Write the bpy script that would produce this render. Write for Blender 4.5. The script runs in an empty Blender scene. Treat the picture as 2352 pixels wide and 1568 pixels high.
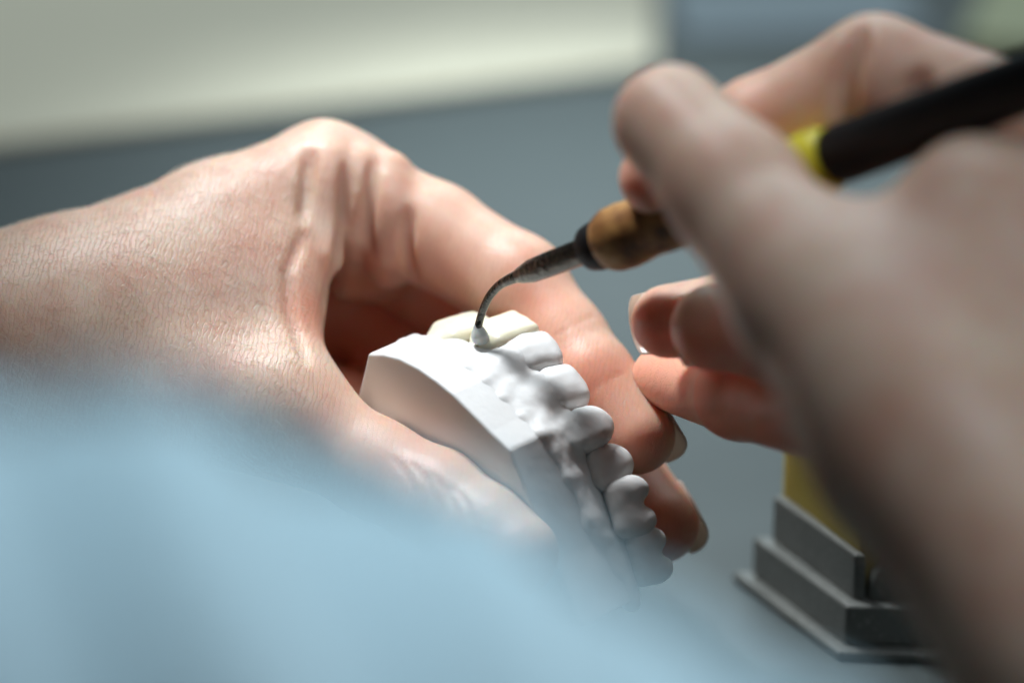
import bpy, math, random
import numpy as np
from mathutils import Vector, Matrix

# ------------------------------------------------------------------ camera
PITCH = math.radians(24.0)
CAM_H = 0.3099                       # camera height above the table (m)
LENS, SENSOR = 120.0, 36.0
KPX = SENSOR / LENS / 2352.0         # photo pixel (2352 wide) -> tangent
D0 = 600.0                           # reference distance in mm
CP, SP = math.cos(PITCH), math.sin(PITCH)
scene = bpy.context.scene
cam_d = bpy.data.cameras.new('camera')
cam = bpy.data.objects.new('camera', cam_d)
scene.collection.objects.link(cam)
cam.location = (0, 0, CAM_H)
cam.rotation_euler = (math.pi / 2 - PITCH, 0, 0)
cam_d.lens = LENS
cam_d.sensor_width = SENSOR
cam_d.clip_start = 0.01
cam_d.clip_end = 50
cam_d.dof.use_dof = True
cam_d.dof.focus_distance = 0.604
cam_d.dof.aperture_fstop = 4.7
scene.camera = cam

# ------------------------------------------------------------------ world and lamps
world = bpy.data.worlds.new('World')
scene.world = world
world.use_nodes = True
bg = world.node_tree.nodes['Background']
bg.inputs['Color'].default_value = (0.70, 0.66, 0.62, 1)
bg.inputs['Strength'].default_value = 0.014

def area(name, loc, target, size, power, color):
    l = bpy.data.lights.new(name, 'AREA')
    l.shape = 'DISK'
    l.size = size
    l.energy = power
    l.color = color
    o = bpy.data.objects.new(name, l)
    scene.collection.objects.link(o)
    o.location = loc
    o.rotation_euler = (Vector(target) - Vector(loc)).to_track_quat('-Z', 'Y').to_euler()
    return o
MODEL = Vector((0.0, 0.55, 0.075))
def spot(name, loc, target, angle, blend, radius, power, color):
    l = bpy.data.lights.new(name, 'SPOT')
    l.spot_size = math.radians(angle)
    l.spot_blend = blend
    l.shadow_soft_size = radius
    l.energy = power
    l.color = color
    o = bpy.data.objects.new(name, l)
    scene.collection.objects.link(o)
    o.location = loc
    o.rotation_euler = (Vector(target) - Vector(loc)).to_track_quat('-Z', 'Y').to_euler()
    return o
spot('bench_lamp', MODEL + Vector((-0.14, 0.16, 0.41)), MODEL + Vector((0, 0.02, 0)), 25, 1.0, 0.045, 15.0, (0.94, 0.97, 1.0))
area('right_fill', (0.42, 0.12, 1.05), (0.06, 0.55, 0.07), 0.4, 4.3, (0.86, 0.94, 1.0))  # added fill from the right for the right hand and cast facets
area('back_fill', (0.15, 1.75, 1.05), (0.0, 0.85, 0), 1.1, 9.0, (0.76, 0.94, 1.0))  # no window known there; added fill for the boards and bench behind
spot('bench_pool_fill', Vector((0.03, 0.97, 0.50)), Vector((0.02, 0.77, 0.0)), 31, 1.0, 0.05, 18.0, (0.84, 0.96, 1.0))  # added spot, no real lamp: makes the bright pool behind the hands
w_ = area('sleeve_fill', (0.022, 0.240, 0.44), (0.020, 0.268, 0.1), 0.13, 0.032, (0.66, 0.88, 1.0))  # added fill out of view, only to brighten the sleeve
w_.data.spread = math.radians(50)

scene.view_settings.view_transform = 'Standard'
scene.view_settings.look = 'None'
scene.view_settings.exposure = 0.0
scene.view_settings.gamma = 1.0

# ------------------------------------------------------------------ coordinates
# authoring frame: mm, x right, y up, z away from the lens, origin 600 mm in front of it
def P(px, py, z=0.0):
    d = D0 + z
    return np.array([(px - 1176) * KPX * d, (784 - py) * KPX * d, z])
def to_world(p):
    p = np.asarray(p, dtype=np.float64).reshape(-1, 3)
    f = p[:, 2] + D0
    u = p[:, 1]
    return np.stack([p[:, 0], u * SP + f * CP, CAM_H * 1000 + u * CP - f * SP], 1) * 0.001
def vec_world(v):
    v = np.asarray(v, float)
    return np.array([v[0], v[1] * SP + v[2] * CP, v[1] * CP - v[2] * SP])
def table_pt(px, py):
    """point of the table (z = 0) seen at a photo pixel, metres"""
    tx, ty = (px - 1176) * KPX, (784 - py) * KPX
    f = CAM_H / (SP - ty * CP)
    return np.array([tx * f, (ty * SP + CP) * f, 0.0])
def W(px, py, z=0.0):
    return to_world(P(px, py, z))[0]
def unit(v):
    v = np.asarray(v, float)
    return v / np.linalg.norm(v)

# ------------------------------------------------------------------ objects
def mesh_obj(name, verts, faces, mat=None, parent=None, smooth=True):
    v = np.asarray(verts, float)
    off = np.zeros(3)
    if parent is not None:
        off = np.array(parent.location)
    me = bpy.data.meshes.new(name)
    me.from_pydata((v - off).tolist(), [], faces if isinstance(faces, list) else faces.tolist())
    me.update()
    if smooth:
        me.polygons.foreach_set('use_smooth', [True] * len(me.polygons))
    if mat:
        me.materials.append(mat)
    o = bpy.data.objects.new(name, me)
    scene.collection.objects.link(o)
    if parent is not None:
        o.parent = parent
    return o
def reorigin(o, loc):
    loc = Vector(loc)
    o.data.transform(Matrix.Translation(-loc))
    o.location = loc
def tag(o, label, cat, group=None, kind=None):
    if label: o['label'] = label
    if cat: o['category'] = cat
    if group: o['group'] = group
    if kind: o['kind'] = kind
    return o
def thing(name, loc, label, cat, group=None):
    o = bpy.data.objects.new(name, None)
    o.empty_display_size = 0.01
    scene.collection.objects.link(o)
    o.location = loc
    return tag(o, label, cat, group)
def bevel(o, w, seg=2, ang=30):
    m = o.modifiers.new('bevel', 'BEVEL')
    m.width = w; m.segments = seg; m.limit_method = 'ANGLE'; m.angle_limit = math.radians(ang)
    m.harden_normals = False

# ------------------------------------------------------------------ materials
class NT:
    def __init__(s, name):
        s.mat = bpy.data.materials.new(name)
        s.mat.use_nodes = True
        s.nt = s.mat.node_tree
        s.b = s.nt.nodes['Principled BSDF']
    def n(s, t, **kw):
        nd = s.nt.nodes.new(t)
        for k, v in kw.items():
            if k.startswith('in_'):
                nd.inputs[k[3:].replace('_', ' ')].default_value = v
            else:
                setattr(nd, k, v)
        return nd
    def l(s, a, b):
        s.nt.links.new(a, b)
    def coord(s, scale=(1, 1, 1), rot=(0, 0, 0)):
        t = s.n('ShaderNodeTexCoord')
        m = s.n('ShaderNodeMapping')
        m.inputs['Scale'].default_value = scale
        m.inputs['Rotation'].default_value = rot
        s.l(t.outputs['Object'], m.inputs['Vector'])
        return m.outputs['Vector']
    def noise(s, vec, scale, detail=3, rough=.5):
        t = s.n('ShaderNodeTexNoise')
        t.inputs['Scale'].default_value = scale
        t.inputs['Detail'].default_value = detail
        t.inputs['Roughness'].default_value = rough
        s.l(vec, t.inputs['Vector'])
        return t.outputs['Fac']
    def ramp(s, fac, stops):
        r = s.n('ShaderNodeValToRGB')
        e = r.color_ramp.elements
        while len(e) < len(stops): e.new(0.5)
        for i, (p, c) in enumerate(stops):
            e[i].position = p
            e[i].color = (*c, 1) if len(c) == 3 else c
        s.l(fac, r.inputs['Fac'])
        return r.outputs['Color']
    def math(s, op, a, b=0.0):
        m = s.n('ShaderNodeMath', operation=op)
        for i, v in enumerate((a, b)):
            if isinstance(v, (int, float)): m.inputs[i].default_value = v
            else: s.l(v, m.inputs[i])
        return m.outputs[0]
    def bump(s, h, strength, dist, prev=None):
        b = s.n('ShaderNodeBump')
        b.inputs['Strength'].default_value = strength
        b.inputs['Distance'].default_value = dist
        s.l(h, b.inputs['Height'])
        if prev is not None: s.l(prev, b.inputs['Normal'])
        return b.outputs['Normal']
    def mix(s, fac, a, b):
        m = s.n('ShaderNodeMix', data_type='RGBA')
        for sock, v in ((m.inputs[0], fac), (m.inputs[6], a), (m.inputs[7], b)):
            if isinstance(v, (int, float)): sock.default_value = v
            elif isinstance(v, tuple): sock.default_value = (*v, 1)
            else: s.l(v, sock)
        return m.outputs[2]

def skin_material(name, lines_rot, fine=1.0):
    m = NT(name)
    v = m.coord()
    blot = m.noise(v, 55, 5, .65)
    col = m.ramp(blot, [(.32, (.68, .39, .29)), (.50, (.75, .53, .41)), (.68, (.79, .62, .49))])
    speck = m.noise(v, 900, 2)
    col = m.mix(m.math('MULTIPLY', speck, .25), col, (.50, .30, .22))
    # redness per vertex: pinker palm skin plus painted glow of scattered light
    at = m.n('ShaderNodeAttribute', attribute_name='flush_glow')
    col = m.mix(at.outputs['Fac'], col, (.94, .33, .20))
    m.b.inputs['Subsurface Weight'].default_value = .7
    m.b.inputs['Subsurface Radius'].default_value = (1.0, .30, .14)
    m.b.inputs['Subsurface Scale'].default_value = .006
    m.b.inputs['Roughness'].default_value = .43
    m.b.inputs['Specular IOR Level'].default_value = .5
    # transverse skin lines: stretched cells and stretched noise
    vl = m.coord((1, .6, .30), (0, math.radians(14), 0))
    vo = m.n('ShaderNodeTexVoronoi', feature='DISTANCE_TO_EDGE')
    vo.inputs['Scale'].default_value = 2600
    wob = m.n('ShaderNodeTexNoise')
    wob.inputs['Scale'].default_value = 500
    m.l(vl, wob.inputs['Vector'])
    add = m.n('ShaderNodeVectorMath', operation='MULTIPLY_ADD')
    m.l(wob.outputs['Color'], add.inputs[0])
    add.inputs[1].default_value = (.0009, .0009, .0009)
    m.l(vl, add.inputs[2])
    m.l(add.outputs[0], vo.inputs['Vector'])
    cells = m.math('MINIMUM', m.math('MULTIPLY', vo.outputs['Distance'], 5.0), 1.0)
    n1 = m.bump(cells, .10 * fine, .0003)
    vs = m.coord((1, .4, 1), (0, math.radians(-16), 0))
    wv = m.n('ShaderNodeTexWave', wave_type='BANDS', bands_direction='X', wave_profile='SIN')
    wv.inputs['Scale'].default_value = 340
    wv.inputs['Distortion'].default_value = 9
    wv.inputs['Detail'].default_value = 3
    wv.inputs['Detail Scale'].default_value = 1.1
    wv.inputs['Detail Roughness'].default_value = .6
    m.l(vs, wv.inputs['Vector'])
    rid = m.math('MINIMUM', m.math('MULTIPLY', wv.outputs['Fac'], 2.6), 1.0)
    la = m.n('ShaderNodeAttribute', attribute_name='lines')
    bn = m.n('ShaderNodeBump')
    bn.inputs['Distance'].default_value = .0003
    m.l(m.math('MULTIPLY', la.outputs['Fac'], .24), bn.inputs['Strength'])
    m.l(rid, bn.inputs['Height']); m.l(n1, bn.inputs['Normal'])
    n2 = bn.outputs['Normal']
    n3 = m.bump(m.noise(v, 2400, 2), .07 * fine, .0003, n2)
    fade = m.ramp(m.noise(v, 45, 2), [(.35, (.1, .1, .1)), (.65, (1, 1, 1))])
    col = m.mix(m.math('MULTIPLY', m.math('MULTIPLY', m.math('MULTIPLY', m.math('SUBTRACT', 1.0, rid), .38), la.outputs['Fac']), fade), col, (.46, .25, .16))
    m.l(col, m.b.inputs['Base Color'])
    m.l(n3, m.b.inputs['Normal'])
    return m.mat

def simple(name, col, rough=.5, metal=0, var=.0, vscale=80, bump=0, bscale=400, bdist=.0003, coat=0):
    m = NT(name)
    v = m.coord()
    if var:
        c = m.ramp(m.noise(v, vscale, 4, .6), [(.3, tuple(x * (1 - var) for x in col)), (.7, tuple(min(1, x * (1 + var)) for x in col))])
        m.l(c, m.b.inputs['Base Color'])
    else:
        m.b.inputs['Base Color'].default_value = (*col, 1)
    m.b.inputs['Roughness'].default_value = rough
    m.b.inputs['Metallic'].default_value = metal
    m.b.inputs['Coat Weight'].default_value = coat
    if bump:
        m.l(m.bump(m.noise(v, bscale, 4, .6), bump, bdist), m.b.inputs['Normal'])
    return m

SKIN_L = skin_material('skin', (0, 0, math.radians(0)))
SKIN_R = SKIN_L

pl = NT('plaster')
pv = pl.coord()
pits = pl.n('ShaderNodeTexVoronoi'); pits.inputs['Scale'].default_value = 120
pl.l(pv, pits.inputs['Vector'])
stain = pl.ramp(pits.outputs['Distance'], [(.0, (.55, .47, .40)), (.05, (.70, .66, .62)), (.10, (.80, .80, .79))])
pl.l(pl.mix(pl.ramp(pl.noise(pv, 40, 2), [(.60, (0, 0, 0)), (.66, (1, 1, 1))]), (.80, .80, .79), stain), pl.b.inputs['Base Color'])
pl.b.inputs['Roughness'].default_value = .55
pl.b.inputs['Subsurface Weight'].default_value = .15
pl.b.inputs['Subsurface Radius'].default_value = (1, .9, .8)
pl.b.inputs['Subsurface Scale'].default_value = .0015
pl.l(pl.bump(pl.noise(pv, 700, 4, .6), .15, .0003, pl.bump(pl.noise(pv, 180, 3), .25, .0006)), pl.b.inputs['Normal'])
PLASTER = pl.mat
ve = simple('veneer_ceramic', (.80, .75, .58), .30, var=.06, vscale=150, bump=.15, bscale=500)
ve.b.inputs['Subsurface Weight'].default_value = .4
ve.b.inputs['Subsurface Radius'].default_value = (1, .8, .5)
ve.b.inputs['Subsurface Scale'].default_value = .002
VENEER = ve.mat
na = simple('nail', (.86, .78, .72), .22, var=.03)
tr_ = na.n('ShaderNodeBsdfTranslucent'); tr_.inputs['Color'].default_value = (.92, .80, .70, 1)
mx_ = na.n('ShaderNodeMixShader'); mx_.inputs['Fac'].default_value = .55
na.l(na.b.outputs[0], mx_.inputs[1]); na.l(tr_.outputs[0], mx_.inputs[2])
na.l(mx_.outputs[0], na.nt.nodes['Material Output'].inputs['Surface'])
NAIL = na.mat

# ------------------------------------------------------------------ distance fields
def cone(a, b, ra, rb):
    a, b = np.asarray(a, float), np.asarray(b, float)
    ba = b - a
    L = max(float(ba @ ba), 1e-9)
    def f(p):
        h = np.clip(((p - a) @ ba) / L, 0, 1)
        return np.linalg.norm(p - a - h[:, None] * ba, axis=1) - (ra + h * (rb - ra))
    return f
def smin(a, b, k):
    if k <= 0: return np.minimum(a, b)
    h = np.maximum(k - np.abs(a - b), 0) / k
    return np.minimum(a, b) - h * h * k * .25
def smax(a, b, k):
    return -smin(-a, -b, k)
def chain(pts, k=3.0):
    """pts: (px, py, z, r) in photo pixels and mm"""
    fs = [cone(P(*a[:3]), P(*b[:3]), a[3], b[3]) for a, b in zip(pts, pts[1:])]
    def f(p):
        d = fs[0](p)
        for g in fs[1:]: d = smin(d, g(p), k)
        return d
    return f
def tri(a, b, c, r):
    a, b, c = [P(*q) for q in (a, b, c)]
    ba, cb, ac = b - a, c - b, a - c
    nor = np.cross(ba, ac)
    def f(p):
        pa, pb, pc = p - a, p - b, p - c
        s = np.sign(pa @ np.cross(ba, nor)) + np.sign(pb @ np.cross(cb, nor)) + np.sign(pc @ np.cross(ac, nor))
        def e(pp, v):
            h = np.clip((pp @ v) / (v @ v), 0, 1)
            q = pp - h[:, None] * v
            return (q * q).sum(1)
        edge = np.minimum(np.minimum(e(pa, ba), e(pb, cb)), e(pc, ac))
        face = (pa @ nor) ** 2 / (nor @ nor)
        return np.sqrt(np.where(s < 2.0, edge, face)) - r
    return f
def ellipsoid(c, ax, rad):
    ax = np.asarray(ax, float); rad = np.asarray(rad, float); c = np.asarray(c, float)
    def f(p):
        q = (p - c) @ ax.T
        k0 = np.linalg.norm(q / rad, axis=1)
        k1 = np.linalg.norm(q / rad ** 2, axis=1)
        return np.where(k1 > 1e-9, k0 * (k0 - 1) / np.maximum(k1, 1e-9), -rad.min())
    return f
def trace(f, px, py, z0=-180.0, z1=140.0):
    """first surface point of the field along the sight line through a photo pixel"""
    o = np.array([0, 0, -D0]); d = unit(P(px, py, 0) - o)
    t = np.linalg.norm(P(px, py, z0) - o)
    for _ in range(160):
        p = o + d * t
        s = float(f(p[None])[0])
        if s < .03: return p
        t += max(s * .8, .02)
        if p[2] > z1: return None
    return p
def path_on(f, pts, n=14):
    """points of the surface under a polyline of photo pixels"""
    p = np.asarray(pts, float)
    L = np.concatenate([[0], np.cumsum(np.linalg.norm(np.diff(p, axis=0), axis=1))])
    q = []
    for t in np.linspace(0, L[-1], n):
        h = trace(f, np.interp(t, L, p[:, 0]), np.interp(t, L, p[:, 1]))
        if h is not None and (not q or abs(h[2] - q[-1][2]) < 8): q.append(h)
    return q
def carve(f, grooves, k=2.0):
    """press narrow creases into a field; each: pixel path, radius, depth in mm"""
    caps = []
    for pts, r, dep in grooves:
        q = path_on(f, pts)
        n = len(q)
        for i in range(n - 1):
            w0 = math.sin(math.pi * (i + .3) / n); w1 = math.sin(math.pi * (i + 1.3) / n)
            off = np.array([0, 0, -1.0])
            caps.append((cone(q[i] + off * (r - dep * w0), q[i + 1] + off * (r - dep * w1), r, r), min(q[i][2], q[i + 1][2])))
    def g(p):
        d = f(p)
        for c, _ in caps: d = smax(d, -c(p), k)
        return d
    return g
def folds_on(f, folds, k=1.0):
    """raise soft folds of skin out of a field; each: pixel path, radius, height in mm"""
    caps = []
    for pts, r, hgt in folds:
        q = path_on(f, pts, 10)
        n = len(q)
        for i in range(n - 1):
            w0 = math.sin(math.pi * (i + .5) / n) ** .6; w1 = math.sin(math.pi * (i + 1.5) / n) ** .6 if i < n - 2 else .3
            z = np.array([0, 0, 1.0])
            caps.append(cone(q[i] + z * (r - hgt * w0), q[i + 1] + z * (r - hgt * w1), r, r))
    def g(p):
        e = caps[0](p)
        for c in caps[1:]: e = np.minimum(e, c(p))
        return smin(f(p), e, k)
    return g
def evalf(f, p, step=300000):
    out = np.empty(len(p))
    for i in range(0, len(p), step): out[i:i + step] = f(p[i:i + step])
    return out
def polygonise(f, lo, hi, h, project=2):
    lo = np.asarray(lo, float); hi = np.asarray(hi, float)
    B = 5
    nb = np.ceil((hi - lo) / (h * B)).astype(int)
    n = nb * B
    cx = [lo[i] + (np.arange(nb[i]) + .5) * h * B for i in range(3)]
    G = np.stack(np.meshgrid(*cx, indexing='ij'), -1).reshape(-1, 3)
    dc = evalf(f, G).reshape(nb)
    act = np.abs(dc) < h * B * 1.25
    D = np.repeat(np.repeat(np.repeat(np.sign(dc) * 99, B, 0), B, 1), B, 2)
    M = np.repeat(np.repeat(np.repeat(act, B, 0), B, 1), B, 2)
    idx = np.argwhere(M)
    D[M] = evalf(f, lo + (idx + .5) * h)
    S = D < 0
    c = [S[a:n[0] - 1 + a, b:n[1] - 1 + b, e:n[2] - 1 + e] for a in (0, 1) for b in (0, 1) for e in (0, 1)]
    cnt = sum(x.astype(np.int8) for x in c)
    A = (cnt > 0) & (cnt < 8)
    cells = np.argwhere(A)
    vid = -np.ones(A.shape, int)
    vid[A] = np.arange(len(cells))
    cor = np.array([(a, b, e) for a in (0, 1) for b in (0, 1) for e in (0, 1)])
    V = np.stack([D[cells[:, 0] + q[0], cells[:, 1] + q[1], cells[:, 2] + q[2]] for q in cor], 1)
    acc = np.zeros((len(cells), 3)); w = np.zeros(len(cells))
    for i in range(8):
        for j in range(i + 1, 8):
            if np.abs(cor[i] - cor[j]).sum() != 1: continue
            m = (V[:, i] < 0) != (V[:, j] < 0)
            t = np.where(m, V[:, i] / np.where(m, V[:, i] - V[:, j], 1), 0)
            t = np.clip(t, 0, 1)
            acc += np.where(m[:, None], cor[i] + t[:, None] * (cor[j] - cor[i]), 0)
            w += m
    verts = lo + (cells + .5 + acc / w[:, None]) * h
    quads = []
    for ax in range(3):
        u, v_ = [(1, 2), (2, 0), (0, 1)][ax]
        sl = [slice(None)] * 3; sl2 = [slice(None)] * 3
        sl[ax] = slice(0, n[ax] - 1); sl2[ax] = slice(1, n[ax])
        s0, s1 = S[tuple(sl)], S[tuple(sl2)]
        e = np.argwhere(s0 != s1)
        ok = (e[:, u] > 0) & (e[:, v_] > 0) & (e[:, u] < n[u] - 1) & (e[:, v_] < n[v_] - 1)
        e = e[ok]
        def cell(du, dv):
            q = e.copy(); q[:, u] += du; q[:, v_] += dv
            return vid[q[:, 0], q[:, 1], q[:, 2]]
        Q = np.stack([cell(-1, -1), cell(0, -1), cell(0, 0), cell(-1, 0)], 1)
        flip = ~s0[e[:, 0], e[:, 1], e[:, 2]]
        Q[flip] = Q[flip][:, ::-1]
        quads.append(Q)
    quads = np.concatenate(quads)
    quads = quads[(quads >= 0).all(1)]
    for _ in range(project):
        e = .15
        d = evalf(f, verts)
        g = np.stack([(evalf(f, verts + np.eye(3)[i] * e) - evalf(f, verts - np.eye(3)[i] * e)) / (2 * e) for i in range(3)], 1)
        gn = np.maximum((g * g).sum(1), .25)
        verts = verts - np.clip(d / gn, -h * .6, h * .6)[:, None] * g
    return verts, quads
def field_obj(name, f, lo, hi, h, mat, parent=None, project=2):
    v, q = polygonise(f, lo, hi, h, project)
    o = mesh_obj(name, to_world(v), q, mat, parent)
    return o, v
def set_attr(o, name, vals):
    a = o.data.attributes.new(name, 'FLOAT', 'POINT')
    a.data.foreach_set('value', np.asarray(vals, np.float32))

def nail(parent, c, r, t, m, back, beyond, half=62, taper=.08, label=None):
    """curved nail plate over a fingertip sphere c, r (authoring frame)"""
    t = unit(t); m = np.asarray(m, float); m = unit(m - t * (m @ t)); s = np.cross(t, m)
    nu, nv = 14, 13
    V = []
    for i in range(nu):
        a = i / (nu - 1)
        for j in range(nv):
            b = j / (nv - 1) * 2 - 1
            u = -back + (back + beyond * (1 - .22 * b * b)) * a
            if a < .3: u += back * .25 * b * b * (1 - a / .3)
            ang = math.radians(half) * b * (1 - .10 * a)
            R = r * (1.03 - taper * max(0, u) / max(beyond, 1e-3) - .02 * (a < .06))
            V.append(c + t * u + (m * math.cos(ang) + s * math.sin(ang)) * R - m * .0)
    F = [[i * nv + j, i * nv + j + 1, (i + 1) * nv + j + 1, (i + 1) * nv + j] for i in range(nu - 1) for j in range(nv - 1)]
    o = mesh_obj('nail', to_world(V), F, NAIL, parent)
    md = o.modifiers.new('thickness', 'SOLIDIFY'); md.thickness = .0005; md.offset = 0
    sb = o.modifiers.new('smooth', 'SUBSURF'); sb.levels = 1; sb.render_levels = 1
    if label: o['label'] = label
    return o

def lathe(name, a, b, profile, mat, parent, seg=40, wob=0):
    """profile: (mm along a->b, radius mm); a, b in the authoring frame"""
    a = np.asarray(a, float); d = unit(np.asarray(b, float) - a)
    x = unit(np.cross(d, [0, 1, 0])); y = np.cross(d, x)
    V, F = [], []
    rnd = random.Random(len(profile) * 7 + seg)
    for (s, r) in profile:
        for k in range(seg):
            an = 2 * math.pi * k / seg
            rr = r * (1 + (rnd.uniform(-wob, wob) if wob else 0))
            V.append(a + d * s + (x * math.cos(an) + y * math.sin(an)) * rr)
    n = len(profile)
    for i in range(n - 1):
        for k in range(seg):
            k2 = (k + 1) % seg
            F.append([i * seg + k, i * seg + k2, (i + 1) * seg + k2, (i + 1) * seg + k])
    F.append(list(range(seg))[::-1]); F.append([(n - 1) * seg + k for k in range(seg)])
    o = mesh_obj(name, to_world(V), F, mat, parent)
    bevel(o, .0002, 2, 40)
    return o
def tube(name, pts, mat, parent, seg=16, sub=6):
    """pts: (x, y, z, r) authoring frame mm, smoothed"""
    p = np.asarray(pts, float)
    out = []
    for i in range(len(p) - 1):
        p0, p1, p2, p3 = p[max(i - 1, 0)], p[i], p[i + 1], p[min(i + 2, len(p) - 1)]
        for k in range(sub):
            t = k / sub
            out.append(.5 * (2 * p1 + (p2 - p0) * t + (2 * p0 - 5 * p1 + 4 * p2 - p3) * t ** 2 + (3 * p1 - p0 - 3 * p2 + p3) * t ** 3))
    out.append(p[-1]); out = np.array(out)
    V, F = [], []
    nx = None
    for i in range(len(out)):
        d = unit(out[min(i + 1, len(out) - 1), :3] - out[max(i - 1, 0), :3])
        nx = unit(np.cross(d, [0, 0, 1]) if nx is None else nx - d * (nx @ d))
        ny = np.cross(d, nx)
        for k in range(seg):
            an = 2 * math.pi * k / seg
            V.append(out[i, :3] + (nx * math.cos(an) + ny * math.sin(an)) * out[i, 3])
    n = len(out)
    for i in range(n - 1):
        for k in range(seg):
            k2 = (k + 1) % seg
            F.append([i * seg + k, i * seg + k2, (i + 1) * seg + k2, (i + 1) * seg + k])
    F.append(list(range(seg))[::-1]); F.append([(n - 1) * seg + k for k in range(seg)])
    return mesh_obj(name, to_world(V), F, mat, parent)
def prism(name, poly, z0, z1, mat, parent, bev=.0004):
    n = len(poly)
    V = [(x, y, z0) for x, y in poly] + [(x, y, z1) for x, y in poly]
    F = [list(range(n))[::-1], list(range(n, 2 * n))] + [[i, (i + 1) % n, n + (i + 1) % n, n + i] for i in range(n)]
    o = mesh_obj(name, V, F, mat, parent, smooth=False)
    if bev: bevel(o, bev, 3)
    return o

# ------------------------------------------------------------------ setting: bench top and what lies far behind
tb = NT('bench_top')
tv = tb.coord()
tb.l(tb.mix(tb.math('MULTIPLY', tb.noise(tv, 900, 3), .35), tb.ramp(tb.noise(tv, 14, 4), [(.3, (.058, .075, .075)), (.7, (.071, .089, .091))]), (.034, .042, .042)), tb.b.inputs['Base Color'])
tb.b.inputs['Roughness'].default_value = .5
tb.b.inputs['Specular IOR Level'].default_value = .4
tb.l(tb.bump(tb.noise(tv, 1500, 3), .35, .0004), tb.b.inputs['Normal'])
tx, ty0, ty1 = 1.6, -0.6, 2.4
table = mesh_obj('table_top', [(-tx, ty0, 0), (tx, ty0, 0), (tx, ty1, 0), (-tx, ty1, 0), (-tx, ty0, -.03), (tx, ty0, -.03), (tx, ty1, -.03), (-tx, ty1, -.03)],
                 [[0, 1, 2, 3], [7, 6, 5, 4], [0, 4, 5, 1], [1, 5, 6, 2], [2, 6, 7, 3], [3, 7, 4, 0]], tb.mat, smooth=False)
tag(table, 'smooth grey bench top under the hands', None, kind='structure')

CREAM = simple('cream_board', (.82, .75, .58), .6, var=.04, vscale=10).mat
BLUEGREY = simple('blue_grey_board', (.26, .32, .36), .6, var=.04, vscale=10).mat
BROWN = simple('dark_brown', (.10, .05, .03), .5, var=.1).mat
def slab(name, p0, p1, depth, height, mat, label, cat, bev=.006):
    """box standing on the bench, its front foot running between two photo pixels"""
    a, b = table_pt(*p0), table_pt(*p1)
    d = unit(b - a); nrm = np.array([-d[1], d[0], 0])
    q = [a, b] + [table_pt(*p) for p in depth] if isinstance(depth, tuple) else [a, b, b + nrm * depth, a + nrm * depth]
    c = sum(q) / 4
    o = prism(name, [(v[0], v[1]) for v in q], 0, height, mat, None, bev)
    reorigin(o, (c[0], c[1], 0))
    return tag(o, label, cat)
slab('board', (-500, 405), (1505, 165), ((1512, -160), (-700, -160)), .003, CREAM, 'large cream board lying blurred across the back of the bench', 'board', .003)
slab('board', (1560, 95), (2130, 85), .20, .002, BLUEGREY, 'blue grey board, blurred, right of the large cream board', 'board', .002)
slab('board', (2200, 150), (2800, 200), .20, .008, simple('olive_board', (.42, .44, .26), .6, var=.04, vscale=10).mat, 'olive board, blurred, in the far top right corner', 'board', .002)

# ------------------------------------------------------------------ stand with the yellow block
GREY = NT('grey_plastic')
gv = GREY.coord()
dust = GREY.ramp(GREY.noise(gv, 1500, 3, .6), [(.60, (0, 0, 0)), (.72, (1, 1, 1))])
GREY.l(GREY.mix(dust, GREY.ramp(GREY.noise(gv, 90, 4), [(.3, (.11, .12, .112)), (.7, (.145, .155, .145))]), (.34, .36, .34)), GREY.b.inputs['Base Color'])
GREY.b.inputs['Roughness'].default_value = .42
GREY.l(GREY.bump(GREY.noise(gv, 900, 3), .3, .0003), GREY.b.inputs['Normal'])
ye = NT('yellow_resin')
yv = ye.coord((1, 1, .06))
ye.l(ye.mix(ye.ramp(ye.noise(yv, 420, 3), [(.62, (0, 0, 0)), (.72, (1, 1, 1))]), (.32, .25, .045), (.62, .56, .30)), ye.b.inputs['Base Color'])
ye.b.inputs['Roughness'].default_value = .35
ye.b.inputs['Subsurface Weight'].default_value = .5
ye.b.inputs['Subsurface Radius'].default_value = (1, .8, .2)
ye.b.inputs['Subsurface Scale'].default_value = .006
c0 = table_pt(1925, 1520)[:2]; cl = table_pt(1688, 1338)[:2]; cr = table_pt(2300, 1527)[:2]
dl = unit(cl - c0); L1 = np.linalg.norm(cl - c0)
dr = unit(cr - c0); L2 = .050
ct = c0 + dl * L1 / 2 + dr * L2 / 2
stand = thing('block_stand', (ct[0], ct[1], 0), 'yellow block in a stepped grey plastic base on the bench at lower right', 'stand')
def st(a, b): return tuple(c0 + dl * a + dr * b)
L1 *= 1.03
def rect(i): return [st(i, i), st(i, L2 - i), st(L1 - i * .6, L2 - i), st(L1 - i * .6, i)]
def orient(p):
    s = sum(p[i][0] * p[(i + 1) % len(p)][1] - p[(i + 1) % len(p)][0] * p[i][1] for i in range(len(p)))
    return p if s > 0 else p[::-1]
prism('base_flange', orient(rect(0)), 0, .0022, GREY.mat, stand, .0006)
prism('base_step', orient(rect(.0028)), .0022, .0105, GREY.mat, stand, .0006)
i = .0055; w = .0022
prism('side_panel', orient([st(i, i), st(L1 - i * .6, i), st(L1 - i * .6, i + w), st(i, i + w)]), .0105, .0200, GREY.mat, stand, .0005)
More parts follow.
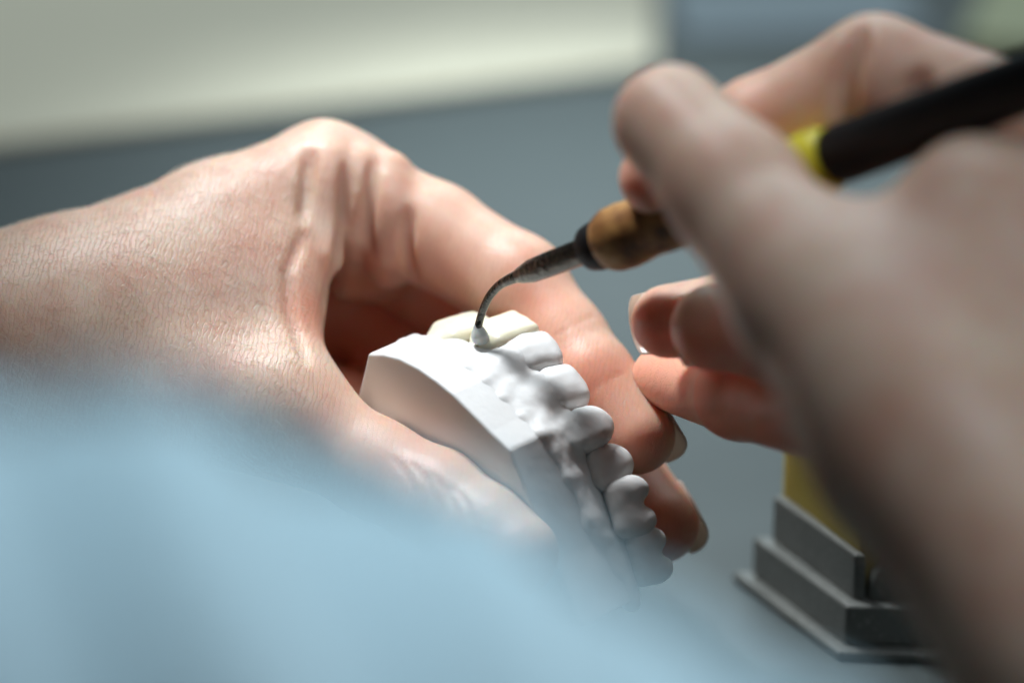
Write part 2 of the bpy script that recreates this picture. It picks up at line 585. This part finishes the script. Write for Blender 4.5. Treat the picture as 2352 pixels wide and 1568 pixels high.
# arched front panel
pa, pb = i + .0035, L2 - i - .0035
arch = []
for k in range(13):
    t = k / 12
    x = pa + .0005 + (pb - pa - .001) * t
    e = min(t, 1 - t) / .12
    arch.append((x, .0195 - (.0035 * (1 - math.sqrt(max(0, 1 - (1 - e) ** 2))) if e < 1 else 0)))
prof = [(pa - .0006, .0105)] + arch + [(pb + .0006, .0105)]
V = [(*st(i, x), z) for x, z in prof] + [(*st(i + w, x), z) for x, z in prof]
n = len(prof)
F = [list(range(n)), list(range(n, 2 * n))[::-1]] + [[k, (k + 1) % n, n + (k + 1) % n, n + k][::-1] for k in range(n)]
o = mesh_obj('front_panel', V, F, GREY.mat, stand, smooth=False); bevel(o, .0005, 2)
i2 = i + w + .0003
prism('block', orient([st(i2, i2), st(i2, L2 - i2), st(L1 - i * .3, L2 - i2), st(L1 - i * .3, i2)]), .0106, .042, ye.mat, stand, .0008)

# ------------------------------------------------------------------ left hand
def left_hand_field():
    palm = [
        (chain([(-900, 1010, 40, 26), (-150, 800, 28, 17), (150, 690, 27, 14.6), (500, 520, 33, 11.5), (745, 403, 38, 9.0), (790, 412, 39, 8.6)], 4), 0),
        (chain([(-900, 1100, 34, 26), (-150, 960, 26, 17), (150, 900, 20, 14), (430, 925, 14, 11.5), (650, 955, 10, 9.6)], 4), 10),
        (chain([(-900, 1050, 50, 28), (-150, 880, 40, 22), (300, 770, 36, 14)], 4), 12),
        (tri((120, 790, 20), (672, 490, 32), (640, 885, 12), 6.8), 12),
        (chain([(60, 780, 20, 13), (330, 710, 20, 10), (560, 660, 24, 7.5)], 3), 14),
        (tri((100, 820, 55), (730, 500, 56), (620, 830, 74), 10), 10),
        (chain([(500, 900, 48, 10), (820, 960, 60, 9)], 2), 6),
        (chain([(850, 470, 43, 9.5), (846, 590, 47, 8.5)], 2), 5),
    ]
    index = chain([(745, 403, 38, 9.0), (1000, 540, 35, 9.4), (1185, 655, 29, 9.3), (1290, 790, 24, 8.5), (1355, 872, 19, 8.0), (1462, 1000, 13, 7.0)], 2.5)
    middle = chain([(790, 520, 60, 9), (1150, 760, 52, 8.6), (1370, 1010, 36, 8), (1515, 1203, 22, 7.2)], 2.5)
    ring = chain([(720, 650, 70, 8.5), (1080, 900, 62, 8), (1290, 1120, 50, 7.5), (1400, 1250, 40, 7)], 2.5)
    little = chain([(640, 790, 75, 8), (950, 1010, 70, 7), (1150, 1190, 60, 6.5), (1250, 1290, 50, 6.2)], 2.5)
    thumb = chain([(650, 955, 10, 9.6), (860, 1075, 5, 8.6), (1010, 1150, -1, 8.8), (1120, 1225, -8, 8.2), (1190, 1270, -13, 7.2)], 2.5)
    def f(p):
        d = palm[0][0](p)
        for g, k in palm[1:]: d = smin(d, g(p), k)
        out = smin(d, index(p), 4)
        for g, k in ((middle, 6), (ring, 6), (little, 6), (thumb, 7)):
            out = np.minimum(out, smin(d, g(p), k))
        return out
    return f
fl = left_hand_field()
fl = folds_on(fl, [
    ([(752, 372), (744, 450), (738, 540), (736, 590)], 4.0, .85),
    ([(826, 385), (816, 470), (812, 560), (800, 640)], 4.2, .95),
    ([(886, 400), (890, 500), (896, 600), (890, 660)], 4.8, .9),
], 1.6)
fl = carve(fl, [
    ([(712, 350), (704, 430), (698, 500)], .8, .9),
    ([(797, 390), (788, 500), (776, 600), (745, 700)], .9, 1.5),
    ([(856, 380), (848, 470), (846, 540), (852, 590)], .7, .8),
    ([(940, 480), (934, 570), (942, 630), (985, 690)], .9, 1.3),
    ([(700, 540), (662, 620), (668, 720), (704, 820)], .9, .45),
], 1.4)
fl = carve(fl, [   # fine creases of the joints
    ([(1262, 775), (1315, 745), (1365, 724)], .4, .03), ([(1345, 905), (1395, 872), (1430, 856)], .4, .02),
    ([(900, 1045), (935, 1085), (950, 1130)], .6, .16), ([(945, 1060), (985, 1105), (1000, 1150)], .6, .18), ([(990, 1085), (1030, 1125), (1045, 1170)], .6, .18), ([(1040, 1110), (1070, 1150), (1080, 1190)], .6, .16),

], .35)
def blobs(v, pts):
    out = np.zeros(len(v))
    for (x, y, z, r, w) in pts:
        out = np.maximum(out, w * np.exp(-((v - P(x, y, z)) ** 2).sum(1) / (r * r)))
    return np.clip(out, 0, 1)
left = thing('hand', W(600, 800, 30), 'left hand with bent wrist gripping the white dental cast between thumb and fingers', 'hand')
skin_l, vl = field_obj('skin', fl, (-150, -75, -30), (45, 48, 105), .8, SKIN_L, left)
set_attr(skin_l, 'flush_glow', blobs(vl, [(850, 640, 40, 13, .85), (850, 800, 55, 22, 1), (1050, 850, 55, 26, 1), (1000, 690, 30, 13, .65), (1230, 760, 22, 12, .6),
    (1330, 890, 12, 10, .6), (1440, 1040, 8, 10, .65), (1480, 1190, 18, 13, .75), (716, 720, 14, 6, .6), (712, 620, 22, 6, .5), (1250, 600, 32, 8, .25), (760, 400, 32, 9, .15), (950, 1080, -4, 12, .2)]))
set_attr(skin_l, 'lines', .42 + .58 * np.clip((P(800, 0, 15)[0] - vl[:, 0]) / 8, 0, 1))
nail(left, P(1462, 1000, 13), 7.0, P(1510, 1075, 10) - P(1400, 925, 16), (.80, .32, .50), 6.0, 6.6, 52)
nail(left, P(1515, 1203, 22), 7.2, P(1560, 1290, 17) - P(1450, 1115, 29), (.80, .32, .50), 6.0, 6.2, 50)

# fine pale hairs over the back of the hand and the wrist
rng = np.random.default_rng(5)
HAIR = simple('fine_hair', (.80, .70, .58), .4).mat
e_ = .2
cand = np.where((vl[:, 0] < P(700, 0, 15)[0]) & (vl[:, 0] > P(-60, 0, 15)[0]) & (vl[:, 2] < 34))[0]
pick = rng.choice(cand, min(5200, len(cand)), replace=False)
root = vl[pick] + rng.normal(0, .25, (len(pick), 3))
nrm = np.stack([fl(root + np.eye(3)[i] * e_) - fl(root - np.eye(3)[i] * e_) for i in range(3)], 1)
nrm /= np.linalg.norm(nrm, axis=1)[:, None]
root -= nrm * fl(root)[:, None]
lean = np.array([.75, -.55, 0]) + rng.normal(0, .55, (len(pick), 3))
lean -= nrm * (lean * nrm).sum(1)[:, None]
lean /= np.linalg.norm(lean, axis=1)[:, None]
side = np.cross(nrm, lean)
ln = rng.uniform(1.4, 4.2, len(pick))[:, None]; cv_ = rng.normal(0, .35, len(pick))[:, None]
HV, HF = [], []
NS = 5
for k in range(NS):
    t = k / (NS - 1)
    c_ = root + ln * (lean * t + nrm * (.30 * t - .22 * t * t) + side * cv_ * t * t)
    rr = .024 * (1 - .75 * t)
    for q_ in range(3):
        an = 2.0944 * q_
        HV.append(c_ + (nrm * math.cos(an) + side * math.sin(an)) * rr)
HV = np.stack(HV, 1)
nh = len(pick)
b0 = (np.arange(nh) * NS * 3)[:, None]
for k in range(NS - 1):
    for q_ in range(3):
        q2 = (q_ + 1) % 3
        HF.append(b0 + np.array([[k * 3 + q_, k * 3 + q2, k * 3 + 3 + q2, k * 3 + 3 + q_]]))
hair = mesh_obj('hair', to_world(HV.reshape(-1, 3)), np.concatenate(HF), HAIR, left)
hair['kind'] = 'stuff'

# ------------------------------------------------------------------ right hand
def right_hand_field():
    thumb = chain([(1540, 280, -50, 9.4), (1690, 440, -62, 10.4), (1860, 690, -80, 11.5), (2150, 1050, -100, 16), (2480, 1440, -112, 20), (2900, 1900, -120, 24)], 4)
    palm = [
        (thumb, 0),
        (tri((1830, 600, -74), (2230, 545, -74), (2120, 950, -95), 7.2), 9),
        (chain([(2230, 445, -68, 8.2), (2700, 900, -88, 20), (3000, 1700, -100, 26)], 3), 9),
        (tri((2120, 950, -95), (2300, 560, -76), (2750, 1250, -98), 14), 12),
        (tri((2000, 760, -50), (2450, 620, -55), (2400, 1050, -75), 12), 8),
    ]
    index = chain([(2700, 520, -68, 12), (2430, 320, -52, 10), (2010, 170, -42, 9.3), (1740, 300, -34, 8.4), (1508, 408, -30, 6.3)], 3)
    middle = chain([(2450, 620, -55, 9), (1950, 640, -26, 8.4), (1720, 720, -16, 7.6), (1535, 738, -10, 6.4)], 3)
    ring = chain([(2450, 760, -60, 9), (1980, 730, -40, 8.4), (1780, 760, -28, 8), (1640, 752, -22, 7.4)], 3)
    little = chain([(2400, 1000, -65, 10), (1950, 965, -36, 8.2), (1700, 912, -8, 7), (1522, 866, 14, 5.6)], 3)
    def f(p):
        d = thumb(p)
        for g, k in palm[1:]: d = smin(d, g(p), k)
        out = d
        for g, k in ((index, 2), (middle, 3), (ring, 3), (little, 3)):
            out = np.minimum(out, smin(d, g(p), k))
        return out
    return f
fr = right_hand_field()
fr = carve(fr, [([(1968, 60), (1955, 130), (1940, 200), (1936, 290)], 1.6, 2.4),
                ([(2115, 170), (2092, 225), (2075, 270)], 1.4, 1.4)], 2.0)
right = thing('hand', W(2100, 900, -80), 'right hand, soft with blur, holding the wax tool like a pen', 'hand')
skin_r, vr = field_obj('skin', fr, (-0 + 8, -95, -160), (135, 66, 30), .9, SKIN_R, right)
set_attr(skin_r, 'flush_glow', np.maximum(blobs(vr, [(1480, 430, -34, 6, .6), (1950, 300, -35, 12, .6), (2000, 420, -55, 14, .5), (1770, 290, -36, 9, .4)]),
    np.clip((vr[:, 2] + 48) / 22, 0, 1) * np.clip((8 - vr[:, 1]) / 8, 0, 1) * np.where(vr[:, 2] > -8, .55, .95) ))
set_attr(skin_r, 'lines', np.full(len(vr), .4))
nail(right, P(1535, 738, -10), 6.4, (-1, -.16, .25), (-.40, -.02, 1), 4, 8.2, 64)
nail(right, P(1640, 752, -22), 7.4, (-1, -.20, .30), (-.40, -.02, 1), 4, 9.4, 64)
nail(right, P(1522, 866, 14), 5.6, P(1522, 866, 14) - P(1700, 912, -8), (-.2, .3, 1), 4, 3.5, 50)

# ------------------------------------------------------------------ dental cast
Nn = unit([.72, .32, .62])
K0 = P(1170, 1032, -12)
def on_plane(px, py, h=0.0):
    """point at photo pixel lying h mm above the cast's base plane"""
    o = np.array([0, 0, -D0]); d = P(px, py, 0) - o
    t = (Nn @ K0 + h - Nn @ o) / (Nn @ d)
    return o + d * t
cast = thing('dental_cast', W(1170, 1032, 0), 'white plaster dental cast with two cream veneers, held in the left hand', 'dental cast')
ring_px = [(845, 812), (878, 813), (915, 822), (960, 845), (1000, 873), (1040, 905), (1080, 945), (1125, 990), (1170, 1032), (1215, 1140), (1275, 1290), (1340, 1440),
           (1180, 1400), (960, 1230), (830, 1060), (815, 940)]
base_ring = np.array([on_plane(*q) for q in ring_px])
HB = 9.6
n = len(base_ring)
HBK = np.array([HB] * 9 + [HB + 1.3, HB + 3.6, HB + 5.0] + [HB] * 4)
V = np.concatenate([base_ring, base_ring + Nn * HBK[:, None]])
F = [list(range(n)), list(range(n, 2 * n))[::-1]] + [[i, n + i, n + (i + 1) % n, (i + 1) % n] for i in range(n)]
base = mesh_obj('base', to_world(V), F, PLASTER, cast, smooth=False)
bevel(base, .0005, 3, 15)

# teeth: gum point, tip point (photo px), widths
E1 = unit(base_ring[8] - base_ring[0])
teeth = [  # (gum px, tip px, half width mm, half thickness mm, kind, rim px, height of the gum line mm)
    ((1018, 765), (1118, 731), 4.3, 1.7, 'v', (972, 774), 14.8),
    ((1118, 781), (1214, 740), 4.5, 2.5, 'v', (1046, 802), 16.4),
    ((1190, 812), (1284, 806), 4.5, 3.4, 'c', (1131, 864), 17.8),
    ((1260, 898), (1338, 882), 4.5, 3.7, 'c', (1203, 935), 16.8),
    ((1327, 988), (1396, 974), 4.0, 3.7, 'p', (1263, 995), 15.8),
    ((1371, 1075), (1442, 1060), 4.0, 3.7, 'p', (1300, 1084), 16.6),
    ((1420, 1168), (1490, 1152), 5.3, 4.2, 'm', (1342, 1188), 16.8),
    ((1466, 1282), (1524, 1266), 4.9, 4.0, 'm', (1386, 1296), 16.8),
]
G = np.array([on_plane(*t[0], t[6]) for t in teeth])
R_ = np.array([on_plane(*t[5], HB - .3) for t in teeth])
def frame(i):
    t = unit(G[min(i + 1, len(G) - 1)] - G[max(i - 1, 0)])
    t = unit(t - Nn * (t @ Nn))
    return t, np.cross(Nn, t)      # along the arch, outward (towards the lips)
def tri3(a, b, c, r):
    ba, cb, ac = b - a, c - b, a - c
    nor = np.cross(ba, ac)
    def f(p):
        pa, pb, pc = p - a, p - b, p - c
        s = np.sign(pa @ np.cross(ba, nor)) + np.sign(pb @ np.cross(cb, nor)) + np.sign(pc @ np.cross(ac, nor))
        def e(pp, v):
            h = np.clip((pp @ v) / (v @ v), 0, 1)
            q = pp - h[:, None] * v
            return (q * q).sum(1)
        edge = np.minimum(np.minimum(e(pa, ba), e(pb, cb)), e(pc, ac))
        return np.sqrt(np.where(s < 2.0, edge, (pa @ nor) ** 2 / (nor @ nor))) - r
    return f
# gum: a sloping band from the rim of the base to the necks of the teeth, slightly swollen over every root
gum_parts = []
RI = [R_[i] - frame(i)[1] * 1.3 - Nn * (1.0 if i > 2 else .6) for i in range(len(G))]
GI = [G[i] - frame(i)[1] * 2.0 - Nn * 2.0 for i in range(len(G))]
def g_at(s):
    i = int(min(max(math.floor(s), 0), len(GI) - 2))
    return GI[i] + (GI[i + 1] - GI[i]) * (s - i)
rim = []
for k, sp in enumerate([-.5, 0, .4, .9, 1.4, 1.8, 2.3, 3.1, 3.8, 5, 6.5, 7.1]):
    a_ = base_ring[max(k - 1, 0)]; b_ = base_ring[min(k + 1, 11)]
    out = np.cross(Nn, unit(b_ - a_))
    rim.append((base_ring[k] + Nn * (HBK[k] - 1.5) - out * 1.5, g_at(sp)))
for (ra, ga), (rb, gb) in zip(rim, rim[1:]):
    gum_parts.append((tri3(ra, rb, ga, 1.6), .8))
    gum_parts.append((tri3(rb, gb, ga, 1.6), .8))
for i in range(len(G) - 1):
    m0 = (GI[i] + GI[i + 1]) / 2
    if i < 4: gum_parts.append((cone(m0 - Nn * 1, m0 + Nn * 1.4, 1.3, .8), 2.2))
for i in range(len(G)):
    t, o_ = frame(i)
    if i < 4: gum_parts.append((cone(RI[i] * .30 + GI[i] * .70, GI[i] - Nn * .4, .9, 1.3), 2.6))
    gum_parts.append((cone(GI[i] - o_ * 4 - Nn * 5, GI[i] - o_ * 3.2 - Nn * 1, 4.5, 3.2), 2.5))
    if i: gum_parts.append((cone(GI[i - 1] - o_ * 4 - Nn * 4, GI[i] - o_ * 4 - Nn * 4, 4.5, 4.5), 2.5))
t, o_ = frame(0)
gum_parts.append((cone(GI[0] - Nn * 3 - o_ * 2, GI[0] - Nn * 4 - t * 9 - o_ * 8, 3.6, 3.6), 2))
def rbox(c, A, half, r):
    half = np.asarray(half, float) - r
    def f(p):
        q = np.abs((p - c) @ A.T) - half
        return np.linalg.norm(np.maximum(q, 0), axis=1) + np.minimum(q.max(1), 0) - r
    return f
collars = []
for i, (g_px, t_px, hw, ht, kind, _, HG) in enumerate(teeth):
    t, o_ = frame(i)
    g = G[i] - o_ * (.4 if kind == 'v' else 1.1) - Nn * .8
    tip = on_plane(*t_px, HG + {'v': 8.8, 'c': 7.2, 'p': 6.2, 'm': 5.3}[kind]) - o_ * .6
    ax = unit(tip - g); L = np.linalg.norm(tip - g)
    t = unit(t - ax * (t @ ax)); o2 = np.cross(ax, t)
    A = np.stack([t, o2, ax])
    if kind == 'v':
        fs = [ellipsoid(g + ax * L * .36 + o2 * .1, A, (hw * .98, ht * 1.0, L * .60)), rbox(g + ax * L * .52, A, (hw * .98, ht * .86, L * .48), 1.3)]
    elif kind == 'c':
        fs = [ellipsoid(g + ax * L * .30, A, (hw * .95, ht, L * .66)), rbox(g + ax * L * .50, A, (hw, ht * .86, L * .46), 2.2), cone(tip - ax * 1.6 - t * .8, tip - ax * 1.4 + t * .8, 1.3, 1.3)]
    elif kind == 'p':
        fs = [rbox(g + ax * L * .40, A, (hw, ht, L * .48), 2.6), ellipsoid(g + ax * L * .70 + o2 * ht * .42, A, (hw * .66, ht * .5, L * .38)), ellipsoid(g + ax * L * .66 - o2 * ht * .55, A, (hw * .64, ht * .45, L * .34))]
    else:
        fs = [rbox(g + ax * L * .36, A, (hw, ht, L * .46), 2.2)]
        for su in (-1, 1):
            for sv in (-1, 1):
                fs.append(ellipsoid(g + ax * L * (.56 if sv > 0 else .5) + t * su * hw * .52 + o2 * sv * ht * .48, A, (hw * .50, ht * .52, L * .50)))
    def tooth(p, fs=fs, i=i, kk=(.7 if kind == 'm' else 1.6)):
        d = fs[0](p)
        for f in fs[1:]: d = smin(d, f(p), kk)
        return d + .07 * np.sin(p[:, 0] * 1.3 + 2 * i) * np.sin(p[:, 1] * 1.5 + i) * np.sin(p[:, 2] * 1.2)
    R = max(hw, ht, L) + 2.5
    c = g + ax * L * .45
    if kind != 'v' and i < 5:
        collars.append(lambda p, f=tooth, g=g, ax=ax: smax(f(p) - .10, (p - g) @ ax - 1.3, 1.6))
    field_obj('veneer' if kind == 'v' else 'tooth', tooth, c - R, c + R, .36, VENEER if kind == 'v' else PLASTER, cast)
def gum(p):
    d = gum_parts[0][0](p)
    for g, k in gum_parts[1:]: d = smin(d, g(p), k)
    for f in collars: d = smin(d, f(p), 2.4)
    return d + .05 * np.sin(p[:, 0] * 1.7 + p[:, 1] * .6) * np.sin(p[:, 1] * 1.9) * np.sin(p[:, 2] * 1.4)
allp = np.concatenate([G, R_])
field_obj('gum_ridge', gum, allp.min(0) - 14, allp.max(0) + 14, .5, PLASTER, cast)

# ------------------------------------------------------------------ wax tool
bk = simple('black_handle', (.006, .006, .007), .5, bump=.1, bscale=300); bk.b.inputs['Specular IOR Level'].default_value = .25
BLACK = bk.mat
STEEL = simple('tarnished_steel', (.13, .125, .11), .25, metal=1, var=.3, vscale=1100, bump=.55, bscale=800, bdist=.0005).mat
br = NT('scorched_brass')
bv = br.coord()
sc_ = br.ramp(br.noise(bv, 170, 5, .65), [(.34, (.035, .018, .008)), (.48, (.26, .11, .03)), (.62, (.46, .24, .07)), (.75, (.52, .33, .15))])
br.l(sc_, br.b.inputs['Base Color'])
br.b.inputs['Metallic'].default_value = .15
br.b.inputs['Roughness'].default_value = .55
br.l(br.bump(br.noise(bv, 600, 4, .6), .35, .0004), br.b.inputs['Normal'])
BRASS = br.mat
YELLOW = simple('yellow_plastic', (.66, .60, .03), .4).mat
WAXM = simple('white_wax', (.62, .66, .64), .35); WAXM.b.inputs['Subsurface Weight'].default_value = .5; WAXM.b.inputs['Subsurface Scale'].default_value = .001
tool = thing('wax_tool', W(1110, 780, 6), 'black handled wax tool with yellow ring and bent steel tip touching the veneer', 'tool')
TA, TB = P(1190, 634, -2), P(2360, 190, -78)
AL = np.linalg.norm(TB - TA); TD = (TB - TA) / AL
def along(px):
    """distance along the tool axis whose image lies at this photo column"""
    lo, hi = -20.0, AL * 1.4
    for _ in range(40):
        m = (lo + hi) / 2
        q = TA + TD * m
        x = q[0] / (KPX * (D0 + q[2])) + 1176
        lo, hi = (m, hi) if x < px else (lo, m)
    return lo
s = along
lathe('shank', TA, TB, [(s(1186), 1.15), (s(1200), 1.6), (s(1222), 2.1), (s(1270), 2.25), (s(1335), 2.35), (s(1356), 2.45)], STEEL, tool)
lathe('collar', TA, TB, [(s(1350), 3.0), (s(1354), 3.9), (s(1370), 4.3), (s(1388), 4.4), (s(1394), 4.3)], BLACK, tool)
lathe('ferrule', TA, TB, [(s(1392), 4.3), (s(1398), 5.1), (s(1412), 5.6), (s(1440), 5.75), (s(1470), 5.5), (s(1490), 5.2), (s(1520), 5.4), (s(1570), 5.6), (s(1640), 5.3), (s(1800), 5.0)], BRASS, tool)
lathe('yellow_ring', TA, TB, [(s(1780), 3.2), (s(1800), 4.3), (s(1825), 5.1), (s(1860), 5.5), (s(1895), 5.4), (s(1915), 4.9)], YELLOW, tool)
lathe('handle', TA, TB, [(s(1912), 4.0), (s(1918), 4.6), (s(1935), 5.0), (s(1960), 5.0), (s(2300), 5.0), (AL + 60, 5.0), (AL + 62, 4.2)], BLACK, tool)
def q(px, py, z, r): return (*P(px, py, z), r)
tube('tip', [(*(TA + TD * .6), 1.25), q(1172, 641, -1, 1.0), q(1146, 656, 1, .82), q(1122, 684, 3, .74), q(1106, 722, 5, .70), q(1098, 752, 6, .75), q(1097, 762, 6.5, .9)], STEEL, tool)
tipc = P(1104, 772, 6.8)
wax = lambda p: smin(cone(P(1097, 750, 6), P(1101, 768, 6.6), .75, 1.35)(p), smin(cone(P(1099, 779, 6.8), P(1119, 784, 7.6), 1.0, .7)(p), cone(P(1101, 768, 6.6), P(1116, 782, 7.4), 1.2, .8)(p), .8), .8)
field_obj('wax_bead', wax, tipc - 4, tipc + 4, .2, WAXM.mat, tool)

# ------------------------------------------------------------------ blue cloth close to the lens
CL = NT('blue_cloth')
cv = CL.coord()
CL.l(CL.ramp(CL.noise(cv, 25, 3), [(.3, (.50, .68, .76)), (.7, (.56, .72, .79))]), CL.b.inputs['Base Color'])
CL.b.inputs['Roughness'].default_value = .85
CL.l(CL.bump(CL.noise(cv, 2500, 2), .3, .0003), CL.b.inputs['Normal'])
pz = -296
body = chain([(-650, 1600, pz, 29), (-150, 1692, pz, 29), (165, 1752, pz, 29), (464, 1792, pz, 29), (858, 1953, pz, 29), (1095, 2085, pz, 29), (1345, 2268, pz, 29), (1900, 2680, pz, 29)], 9)
def cloth(p):
    x = p[:, 0] * .9 + p[:, 1] * .35
    return body(p) + 1.5 * np.sin(x * .28 + .8 + .02 * p[:, 1]) + .8 * np.sin(x * .6 + p[:, 2] * .1)
lo, hi = P(-900, 2500, pz), P(2000, 800, pz)
sl, _ = field_obj('sleeve', cloth, (-70, -105, pz - 50), (75, 6, pz + 50), 1.6, CL.mat)
reorigin(sl, W(500, 1500, pz))
tag(sl, 'pale blue cloth sleeve, heavily blurred, filling the lower left foreground', 'sleeve')
